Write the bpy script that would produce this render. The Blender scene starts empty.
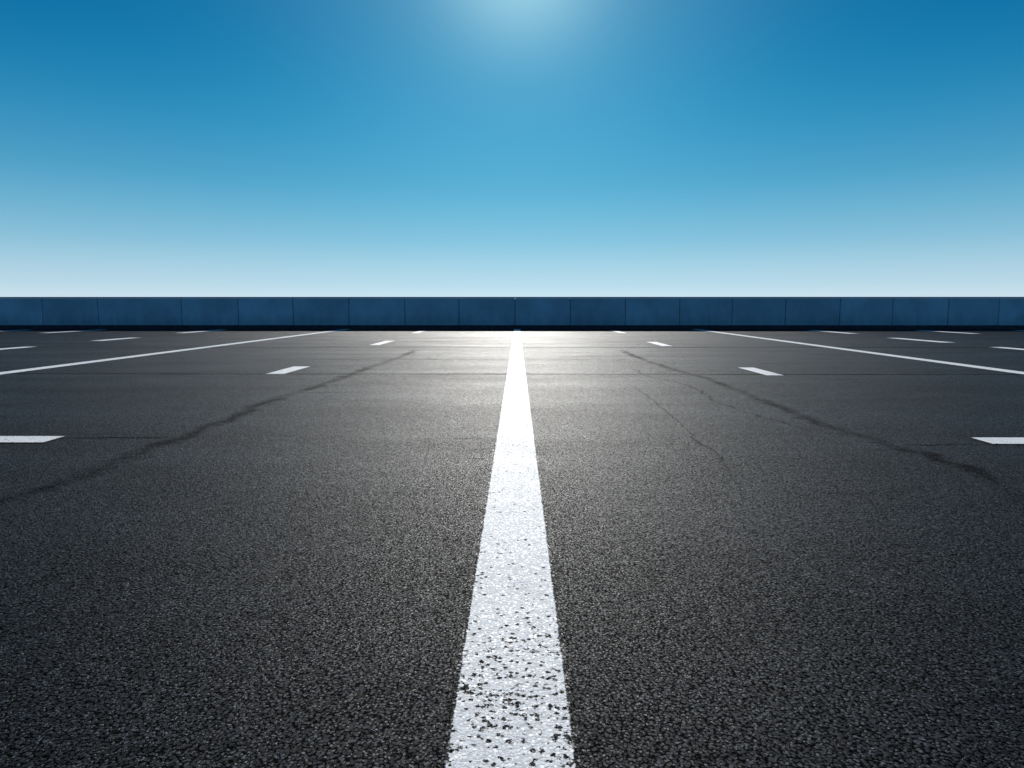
import bpy, math, random
H=0.8
sc=bpy.context.scene
sc.view_settings.view_transform='Standard'; sc.view_settings.look='None'; sc.view_settings.exposure=0
SUN_EL=26.0; SUN_AZ=0.3
# ---------------- node helpers
class NT:
    def __init__(s,nt): s.nt=nt
    def n(s,t,**k):
        x=s.nt.nodes.new(t)
        for a,b in k.items(): setattr(x,a,b)
        return x
    def put(s,sock,v):
        if isinstance(v,bpy.types.NodeSocket): s.nt.links.new(v,sock)
        elif v is not None:
            sock.default_value=v
    def m(s,op,a,b=None,c=None,clamp=False):
        x=s.n('ShaderNodeMath',operation=op); x.use_clamp=clamp
        s.put(x.inputs[0],a); s.put(x.inputs[1],b)
        if c is not None: s.put(x.inputs[2],c)
        return x.outputs[0]
    def rng(s,v,a,b,c=0.0,d=1.0,smooth=True):
        x=s.n('ShaderNodeMapRange'); x.interpolation_type='SMOOTHSTEP' if smooth else 'LINEAR'
        s.put(x.inputs[0],v)
        for i,q in enumerate((a,b,c,d)): s.put(x.inputs[i+1],q)
        return x.outputs[0]
    def noise(s,vec,scale,detail=3,rough=.5):
        x=s.n('ShaderNodeTexNoise'); s.put(x.inputs['Vector'],vec)
        x.inputs['Scale'].default_value=scale; x.inputs['Detail'].default_value=detail; x.inputs['Roughness'].default_value=rough
        return x.outputs[0]
    def vor(s,vec,scale,feature='F1'):
        x=s.n('ShaderNodeTexVoronoi',feature=feature); s.put(x.inputs['Vector'],vec); x.inputs['Scale'].default_value=scale
        return x
    def mapv(s,vec,scale=(1,1,1),loc=(0,0,0)):
        x=s.n('ShaderNodeMapping'); s.put(x.inputs['Vector'],vec); x.inputs['Scale'].default_value=scale; x.inputs['Location'].default_value=loc
        return x.outputs[0]
    def mix(s,f,a,b):
        x=s.n('ShaderNodeMix',data_type='RGBA'); s.put(x.inputs[0],f); s.put(x.inputs[6],a); s.put(x.inputs[7],b)
        return x.outputs[2]
    def vscale(s,v,f):
        x=s.n('ShaderNodeVectorMath',operation='SCALE'); s.put(x.inputs[0],v); s.put(x.inputs['Scale'],f); return x.outputs[0]
    def vadd(s,a,b):
        x=s.n('ShaderNodeVectorMath',operation='ADD'); s.put(x.inputs[0],a); s.put(x.inputs[1],b); return x.outputs[0]

LC=[(3.43,-2.67),(3.79,-2.60),(4.13,-2.57),(4.73,-2.6),(5.21,-2.57),(6.29,-2.58),(7.33,-2.63),(8.02,-2.57),(9.5,-2.48),(11.2,-2.45),(13.7,-2.35),(18,-2.4),(24,-2.3)]
RC=[(3.53,2.69),(4.27,2.82),(4.73,2.77),(5.09,2.75),(5.66,2.63),(6.29,2.64),(7.4,2.66),(9.6,2.67),(11.4,2.50),(14,2.42),(18,2.5),(24,2.4)]
TC=[(4.0,1.30),(4.56,1.38),(5.3,1.38),(6.6,1.46),(8.2,1.49),(9.0,1.53)]
RB=[(5.0,2.75),(5.8,2.35),(7.0,2.15),(8.5,2.2),(10.2,1.9),(11.5,2.0)]

def asphalt(N):
    geo=N.n('ShaderNodeNewGeometry')
    P0=geo.outputs['Position']
    sep=N.n('ShaderNodeSeparateXYZ'); N.put(sep.inputs[0],P0)
    X,Y=sep.outputs[0],sep.outputs[1]
    nz=N.n('ShaderNodeTexNoise'); N.put(nz.inputs['Vector'],P0); nz.inputs['Scale'].default_value=120; nz.inputs['Detail'].default_value=2
    P=N.vadd(P0,N.vscale(nz.outputs['Color'],.007))
    v1=N.vor(P,146)
    fine=N.noise(P0,520,2,.7)
    sepc=N.n('ShaderNodeSeparateColor'); N.put(sepc.inputs[0],v1.outputs['Color'])
    mid=N.noise(P0,26,3,.6)
    big=N.noise(N.mapv(P0,(.35,1.0,1)),1.1,5,.6)
    band=N.noise(N.mapv(P0,(.05,1.3,1)),1.0,3,.5)
    w1=N.m('SUBTRACT',N.noise(P0,3.2,6,.72),.5)
    def crack(pts,amp,ymin,ymax):
        fc=N.n('ShaderNodeFloatCurve')
        c=fc.mapping.curves[0]; fc.mapping.use_clip=False
        q=[(y*H/24.0,(x*H+4)/8.0) for y,x in pts]
        c.points[0].location=q[0]; c.points[1].location=q[-1]
        for a in q[1:-1]: c.points.new(*a)
        fc.mapping.update()
        N.put(fc.inputs['Value'],N.m('DIVIDE',Y,24.0))
        cx=N.m('MULTIPLY_ADD',fc.outputs[0],8.0,-4.0)
        d=N.m('SUBTRACT',X,cx); d=N.m('ABSOLUTE',N.m('MULTIPLY_ADD',w1,amp,d))
        msk=N.m('MULTIPLY',N.rng(Y,ymin,ymin+.6),N.rng(Y,ymax,ymax-.6))
        return d,msk
    def seam(yc,amp,x0,x1):
        d=N.m('SUBTRACT',Y,yc*H); d=N.m('ABSOLUTE',N.m('MULTIPLY_ADD',w1,amp,d))
        msk=N.m('MULTIPLY',N.rng(X,x0*H,x0*H+.25),N.rng(X,x1*H,x1*H-.25)) if x1-x0<30 else 1.0
        return d,msk
    patch=N.rng(N.noise(P0,1.3,3,.6),.40,.62,.38,1)
    total=0.0; core=0.0
    for (d,msk),hw,cw,st in ((crack(LC,.34,1.5,13),.11,.009,.60),(crack(RC,.34,1.5,13),.095,.009,.58),(crack(TC,.18,3.1,7),.012,.006,.6),
                     (crack(RB,.30,4.1,9.0),.02,.008,.6),
                     (seam(5.15,.14,-3.7,-2.55),.03,.009,.8),(seam(5.16,.10,-.62,-.12),.02,.009,.95),(seam(4.95,.22,2.7,3.5),.03,.009,.8),
                     (seam(7.95,.25,-2.65,-1.9),.03,.010,.8),
                     (seam(10.2,.07,-40,40),.08,.028,.95),(seam(17.1,.1,-40,40),.14,.06,.95),(seam(13.0,.6,-5,5),.05,.014,.6)):
        s=N.m('MULTIPLY',N.m('MULTIPLY',N.rng(d,hw,0.0),msk),N.m('MULTIPLY',patch,st))
        c=N.m('MULTIPLY',N.m('MULTIPLY',N.rng(d,cw,cw*.3),msk),min(1,st*1.2))
        total=N.m('MAXIMUM',total,s); core=N.m('MAXIMUM',core,c)
    rim=N.rng(v1.outputs['Distance'],.70,.42,.10,1)
    g=N.m('MULTIPLY_ADD',N.m('POWER',sepc.outputs[0],2.2),.024,.003)
    g=N.m('MULTIPLY',g,N.rng(mid,.3,.7,.7,1.25))
    g=N.m('MULTIPLY',g,N.rng(big,.3,.7,.75,1.3))
    g=N.m('MULTIPLY',g,N.rng(band,.3,.7,.75,1.25))
    g=N.m('MULTIPLY',g,rim)
    lightst=N.m('GREATER_THAN',sepc.outputs[1],.97)
    g=N.m('MULTIPLY_ADD',N.m('MULTIPLY',lightst,rim),.06,g)
    g=N.m('MULTIPLY',g,N.m('SUBTRACT',1.0,N.m('MULTIPLY',total,.75)))
    g=N.m('MULTIPLY',g,N.m('SUBTRACT',1.0,N.m('MULTIPLY',core,.9)))
    col=N.n('ShaderNodeCombineColor'); N.put(col.inputs[0],N.m('MULTIPLY',g,.95)); N.put(col.inputs[1],N.m('MULTIPLY',g,1.02)); N.put(col.inputs[2],N.m('MULTIPLY',g,1.22))
    r=N.m('MULTIPLY_ADD',sepc.outputs[2],-.22,.63)
    r=N.m('ADD',r,N.m('MULTIPLY',N.m('SUBTRACT',big,.5),-.25))
    r=N.m('ADD',r,N.m('MULTIPLY',total,.3),clamp=True)
    h=N.m('MULTIPLY',rim,.8)
    h=N.m('MULTIPLY_ADD',sepc.outputs[1],.6,h)
    h=N.m('MULTIPLY_ADD',fine,.6,h)
    sp=N.m('MULTIPLY_ADD',N.m('POWER',sepc.outputs[2],6.0),.24,.031)
    sp=N.m('MULTIPLY',sp,rim)
    spec=N.m('MULTIPLY',sp,N.m('SUBTRACT',1.0,N.m('MULTIPLY',N.m('MAXIMUM',total,core),.9)))
    return dict(col=col.outputs[0],rough=r,h=h,P=P0,v1=v1,sepc=sepc,core=core,spec=spec,rim=rim)

def mat(name):
    m=bpy.data.materials.new(name); m.use_nodes=True
    nt=m.node_tree; nt.nodes.clear()
    N=NT(nt); out=N.n('ShaderNodeOutputMaterial'); b=N.n('ShaderNodeBsdfPrincipled')
    nt.links.new(b.outputs[0],out.inputs[0])
    return m,N,b
def bump(N,h,dist,strength=1.0):
    b=N.n('ShaderNodeBump'); b.inputs['Strength'].default_value=strength; b.inputs['Distance'].default_value=dist
    N.put(b.inputs['Height'],h); return b.outputs[0]

m_asph,N,b=mat('asphalt')
A=asphalt(N)
N.put(b.inputs['Base Color'],A['col']); N.put(b.inputs['Roughness'],A['rough']); N.put(b.inputs['Specular IOR Level'],A['spec'])
N.put(b.inputs['Normal'],bump(N,A['h'],.0021))

m_paint,N,b=mat('worn_white_road_paint')
A=asphalt(N)
ua=N.n('ShaderNodeUVMap',uv_map='near'); ub=N.n('ShaderNodeUVMap',uv_map='far')
sa=N.n('ShaderNodeSeparateXYZ'); sb=N.n('ShaderNodeSeparateXYZ'); N.put(sa.inputs[0],ua.outputs[0]); N.put(sb.inputs[0],ub.outputs[0])
d=N.m('MINIMUM',N.m('MINIMUM',sa.outputs[0],sa.outputs[1]),N.m('MINIMUM',sb.outputs[0],sb.outputs[1]))
en=N.m('SUBTRACT',N.noise(A['P'],130,3,.7),.5)
en2=N.m('SUBTRACT',N.noise(A['P'],9,3,.5),.5)
d=N.m('MULTIPLY_ADD',en,.014,d); d=N.m('MULTIPLY_ADD',en2,.006,d)
edge=N.rng(d,.0085,.0115)
pn=N.noise(A['P'],66,3,.65); wear=N.noise(A['P'],5,3,.6)
sepP=N.n('ShaderNodeSeparateXYZ'); N.put(sepP.inputs[0],A['P'])
near=N.rng(sepP.outputs[1],2.3,1.1,0.0,.12)
thr=N.m('ADD',N.m('ADD',.285,N.m('MULTIPLY',N.m('SUBTRACT',wear,.5),.3)),near)
pit=N.rng(N.m('SUBTRACT',pn,thr),-.005,.010)
vp=N.vor(A['P'],75); svp=N.n('ShaderNodeSeparateColor'); N.put(svp.inputs[0],vp.outputs['Color'])
sel=N.m('GREATER_THAN',N.m('ADD',svp.outputs[0],N.m('MULTIPLY',near,1.7)),.96)
hole=N.m('MULTIPLY',sel,N.rng(N.m('MULTIPLY_ADD',en,1.4,vp.outputs['Distance']),.48,.38))
mask=N.m('MULTIPLY',N.m('MULTIPLY',edge,pit),N.m('SUBTRACT',1.0,hole))
mask=N.m('MULTIPLY',mask,N.m('SUBTRACT',1.0,N.m('MULTIPLY',A['core'],.35)))
dirt=N.rng(N.noise(A['P'],30,5,.7),.3,.7,.86,1.0)
pv=N.m('MULTIPLY',.85,dirt); pv=N.m('MULTIPLY',pv,N.rng(A['rim'],.15,.7,.80,1))
pc=N.n('ShaderNodeCombineColor'); N.put(pc.inputs[0],pv); N.put(pc.inputs[1],N.m('MULTIPLY',pv,.985)); N.put(pc.inputs[2],N.m('MULTIPLY',pv,.93))
N.put(b.inputs['Base Color'],N.mix(mask,A['col'],pc.outputs[0]))
N.put(b.inputs['Roughness'],N.m('ADD',N.m('MULTIPLY',mask,.12),A['rough']))
N.put(b.inputs['Specular IOR Level'],N.m('ADD',A['spec'],N.m('MULTIPLY',mask,.10)))
hh=N.m('ADD',N.m('MULTIPLY',A['h'],N.m('SUBTRACT',1.0,N.m('MULTIPLY',mask,.62))),N.m('MULTIPLY',mask,1.0))
N.put(b.inputs['Normal'],bump(N,hh,.0016))

# wall
m_wall,N,b=mat('sky_tinted_concrete')
geo=N.n('ShaderNodeNewGeometry'); P=geo.outputs['Position']
n1=N.noise(P,.9,5,.6); n2=N.noise(P,14,4,.6)
sz=N.n('ShaderNodeSeparateXYZ'); N.put(sz.inputs[0],P)
n3=N.noise(N.mapv(P,(3.5,1,.3)),1.0,4,.6)
low_tone=N.rng(N.m('MULTIPLY_ADD',N.m('SUBTRACT',n3,.5),.8,sz.outputs[2]),.05,.65,.72,1.0)  # wall colour gets darker towards the bottom, varied by stretched noise
at=N.n('ShaderNodeAttribute',attribute_name='tone')
f=N.m('MULTIPLY',N.rng(n1,.3,.7,.86,1.12),N.rng(n2,.3,.7,.95,1.05)); f=N.m('MULTIPLY',f,at.outputs['Fac']); f=N.m('MULTIPLY',f,low_tone)
c=N.n('ShaderNodeVectorMath',operation='SCALE'); c.inputs[0].default_value=(.25,.40,.50); N.put(c.inputs['Scale'],f)  # blue of the reflected sky put into the concrete's base colour
N.put(b.inputs['Base Color'],c.outputs[0]); b.inputs['Roughness'].default_value=.75; b.inputs['Specular IOR Level'].default_value=.2
N.put(b.inputs['Normal'],bump(N,n2,.004,.4))

m_base,N,b=mat('dark_concrete_footing')
geo=N.n('ShaderNodeNewGeometry'); n=N.noise(geo.outputs['Position'],6,5,.6)
c=N.n('ShaderNodeVectorMath',operation='SCALE'); c.inputs[0].default_value=(.03,.035,.045); N.put(c.inputs['Scale'],N.rng(n,.3,.7,.6,1.3))
N.put(b.inputs['Base Color'],c.outputs[0]); b.inputs['Roughness'].default_value=.8; b.inputs['Specular IOR Level'].default_value=.1

m_ground,N,b=mat('dry_ground')
geo=N.n('ShaderNodeNewGeometry'); n=N.noise(geo.outputs['Position'],.05,6,.6)
N.put(b.inputs['Base Color'],N.mix(n,(.06,.065,.06,1),(.12,.11,.09,1))); b.inputs['Roughness'].default_value=.95

# ---------------- geometry
def mesh(name,verts,faces,mats):
    me=bpy.data.meshes.new(name); me.from_pydata(verts,[],faces); 
    for m in mats: me.materials.append(m)
    me.update(); o=bpy.data.objects.new(name,me); sc.collection.objects.link(o); return o
mesh('ground',[(-3000,-3000,-.03),(3000,-3000,-.03),(3000,3000,-.03),(-3000,3000,-.03)],[(0,1,2,3)],[m_ground])
WY=31.35*H
mesh('parking_lot_asphalt',[(-70,-30,0),(70,-30,0),(70,WY+1,0),(-70,WY+1,0)],[(0,1,2,3)],[m_asph])

def marking(name,x0,y0,x1,y1,w):
    """stripe whose centre line runs (x0,y0)->(x1,y1), width w, metres"""
    mg=.012
    L=math.hypot(x1-x0,y1-y0); dx,dy=(x1-x0)/L,(y1-y0)/L; nx,ny=dy,-dx
    hw=w/2+mg; Z=.004
    n=max(1,int(L/2)); vs=[];fs=[];near=[];far=[]
    for i in range(n+1):
        t=-mg+(L+2*mg)*i/n
        for s in(-1,1):
            vs.append((x0+dx*t+nx*hw*s,y0+dy*t+ny*hw*s,Z))
            near.append((hw*(1+s),t+mg)); far.append((hw*(1-s),L+mg-t))
    for i in range(n): fs.append((2*i,2*i+1,2*i+3,2*i+2))
    o=mesh(name,vs,fs,[m_paint]); me=o.data
    for nm,data in(('near',near),('far',far)):
        uv=me.uv_layers.new(name=nm)
        for l in me.loops: uv.data[l.index].uv=data[l.vertex_index]
    return o
def M(name,a,b_,c,d,w): marking(name,a*H,b_*H,c*H,d*H,w*H)
M('painted_line',0,-6,0,31.0,.277)
M('painted_line',-7.88,-4,-7.68,31.0,.28)
M('painted_line',7.45,-4,8.05,31.0,.28)
for x,y0,y1,w in ((-3.62,10.15,11.45,.27),(-3.76,18.0,20.3,.26),(-3.95,26.4,29.0,.26),
                  (3.80,10.0,11.3,.25),(3.87,17.6,19.7,.26),(4.1,26.4,29.0,.26),
                  (-12.5,20.2,22.3,.4),(-12.3,14.5,17.2,.35),(-13.0,26.3,30.2,.4),(-18.3,26.3,30.2,.4),(-21.5,26.3,30.0,.4),
                  (12.2,19.4,22.3,.4),(12.0,14.5,17.2,.35),(12.7,25.9,29.6,.4),(17.3,25.9,29.6,.4),(21.5,26,29.6,.4)):
    M('painted_dash',x,y0,x,y1,w)
M('painted_dash',-4.5,5.07,-3.5,5.07,.24)
M('painted_dash',3.5,5.07,4.5,5.07,.24)

random.seed(4)
wall=bpy.data.objects.new('parapet_wall',None); sc.collection.objects.link(wall)
def box(vs,fs,tones,x0,x1,y0,y1,z0,z1,bv,tone):
    b=len(vs)
    ring=[(x0+bv,y0,z0),(x1-bv,y0,z0),(x1-bv,y0,z1-bv),(x0+bv,y0,z1-bv)]
    mid=[(x0,y0+bv,z0),(x1,y0+bv,z0),(x1,y0+bv,z1),(x0,y0+bv,z1)]
    back=[(x0,y1,z0),(x1,y1,z0),(x1,y1,z1),(x0,y1,z1)]
    vs+=ring+mid+back
    f=[(0,1,2,3),(0,3,7,4),(1,5,6,2),(3,2,6,7),(0,4,5,1),(4,7,11,8),(5,9,10,6),(7,6,10,11),(4,8,9,5),(8,11,10,9)]
    for q in f: fs.append(tuple(b+i for i in q)); tones.append(tone)
vs,fs,tn=[],[],[]
edges=[41,97,181,238,293,349,405,459,515,570,625,679,731,784,838,890,945,995]
xs=[(e-517)/27.3 for e in edges]
a=xs[0]
while a>-66: a-=2.03; xs.insert(0,a)
a=xs[-1]
while a<66: a+=2.0; xs.append(a)
WT=1.17
for i in range(len(xs)-1):
    t=random.uniform(.94,1.05); dy=random.uniform(-.003,.003)
    box(vs,fs,tn,xs[i]+.009,xs[i+1]-.009,WY+dy,WY+.2,.14,WT-.05,.009,t)
o=mesh('panels',vs,fs,[m_wall]); 
at=o.data.attributes.new('tone','FLOAT','FACE')
for i,t in enumerate(tn): at.data[i].value=t
o.parent=wall
vs,fs,tn=[],[],[]
box(vs,fs,tn,xs[0],xs[-1],WY+.03,WY+.17,.1,WT-.08,.01,1)
o=mesh('joint_backing',vs,fs,[m_base]); o.parent=wall
vs,fs,tn=[],[],[]
for i in range(0,len(xs)-1,2):
    j=min(i+2,len(xs)-1)
    box(vs,fs,tn,xs[i]+.001,xs[j]-.001,WY-.010,WY+.210,WT-.046,WT,.006,.9)
o=mesh('coping',vs,fs,[m_wall]); at=o.data.attributes.new('tone','FLOAT','FACE')
for i,t in enumerate(tn): at.data[i].value=t
o.parent=wall
vs,fs,tn=[],[],[]
box(vs,fs,tn,xs[0],xs[-1],WY-.08,WY+.24,-.02,.137,.015,1)
o=mesh('footing',vs,fs,[m_base]); o.parent=wall

# ---------------- light
w=bpy.data.worlds.new('World'); sc.world=w; w.use_nodes=True
nt=w.node_tree; nt.nodes.clear(); N=NT(nt)
tc=N.n('ShaderNodeTexCoord'); D=tc.outputs['Generated']
nrm=N.n('ShaderNodeVectorMath',operation='NORMALIZE'); N.put(nrm.inputs[0],D); D=nrm.outputs[0]
sp=N.n('ShaderNodeSeparateXYZ'); N.put(sp.inputs[0],D)
sky=N.n('ShaderNodeTexSky',sky_type='NISHITA'); sky.sun_disc=False
sky.sun_elevation=math.radians(SUN_EL); sky.sun_rotation=math.radians(SUN_AZ)
sky.altitude=0; sky.air_density=1.0; sky.dust_density=.4; sky.ozone_density=6.0
ramp=N.n('ShaderNodeValToRGB'); cr=ramp.color_ramp; cr.interpolation='B_SPLINE'
stops=[(0,(.66,.78,.86)),(.03,(.50,.69,.79)),(.09,(.22,.50,.67)),(.17,(.06,.33,.55)),(.28,(.003,.185,.41)),(.39,(0,.105,.30)),(.6,(.002,.08,.26)),(1,(.004,.07,.22))]
cr.elements[0].position=0; cr.elements[0].color=(*stops[0][1],1)
cr.elements[1].position=1; cr.elements[1].color=(*stops[-1][1],1)
for p,c in stops[1:-1]:
    e=cr.elements.new(p); e.color=(*c,1)
N.put(ramp.inputs[0],sp.outputs[2])
el=math.radians(SUN_EL); az=math.radians(SUN_AZ)
dt=N.n('ShaderNodeVectorMath',operation='DOT_PRODUCT'); N.put(dt.inputs[0],D); dt.inputs[1].default_value=(math.sin(az)*math.cos(el),math.cos(az)*math.cos(el),math.sin(el))
dd=N.m('MAXIMUM',dt.outputs['Value'],0.0)
g1=N.vscale((.26,.32,.24),N.m('POWER',dd,230.0)); g2=N.vscale((.006,.09,.12),N.m('POWER',dd,9.0)); g3=N.vscale((.09,.15,.14),N.m('POWER',dd,36.0))
tot=N.vadd(N.vadd(N.vadd(ramp.outputs[0],g3),N.vadd(g1,g2)),N.vscale(sky.outputs[0],.0008))
bg=N.n('ShaderNodeBackground'); bg.inputs['Strength'].default_value=1.0; N.put(bg.inputs[0],tot)
ow=N.n('ShaderNodeOutputWorld'); nt.links.new(bg.outputs[0],ow.inputs[0])
l=bpy.data.lights.new('sun','SUN'); l.energy=5; l.angle=math.radians(.5); l.color=(1,.965,.91)
lo=bpy.data.objects.new('sun',l); sc.collection.objects.link(lo)
lo.rotation_euler=(-math.radians(90-SUN_EL),0,-math.radians(SUN_AZ))
# ---------------- camera
c=bpy.data.cameras.new('camera'); c.lens=24; c.sensor_width=36; c.clip_end=8000; c.clip_start=.02
co=bpy.data.objects.new('camera',c); sc.collection.objects.link(co)
co.location=(.011,0,H); co.rotation_euler=(math.radians(90-6.43),0,math.radians(.445))
sc.camera=co
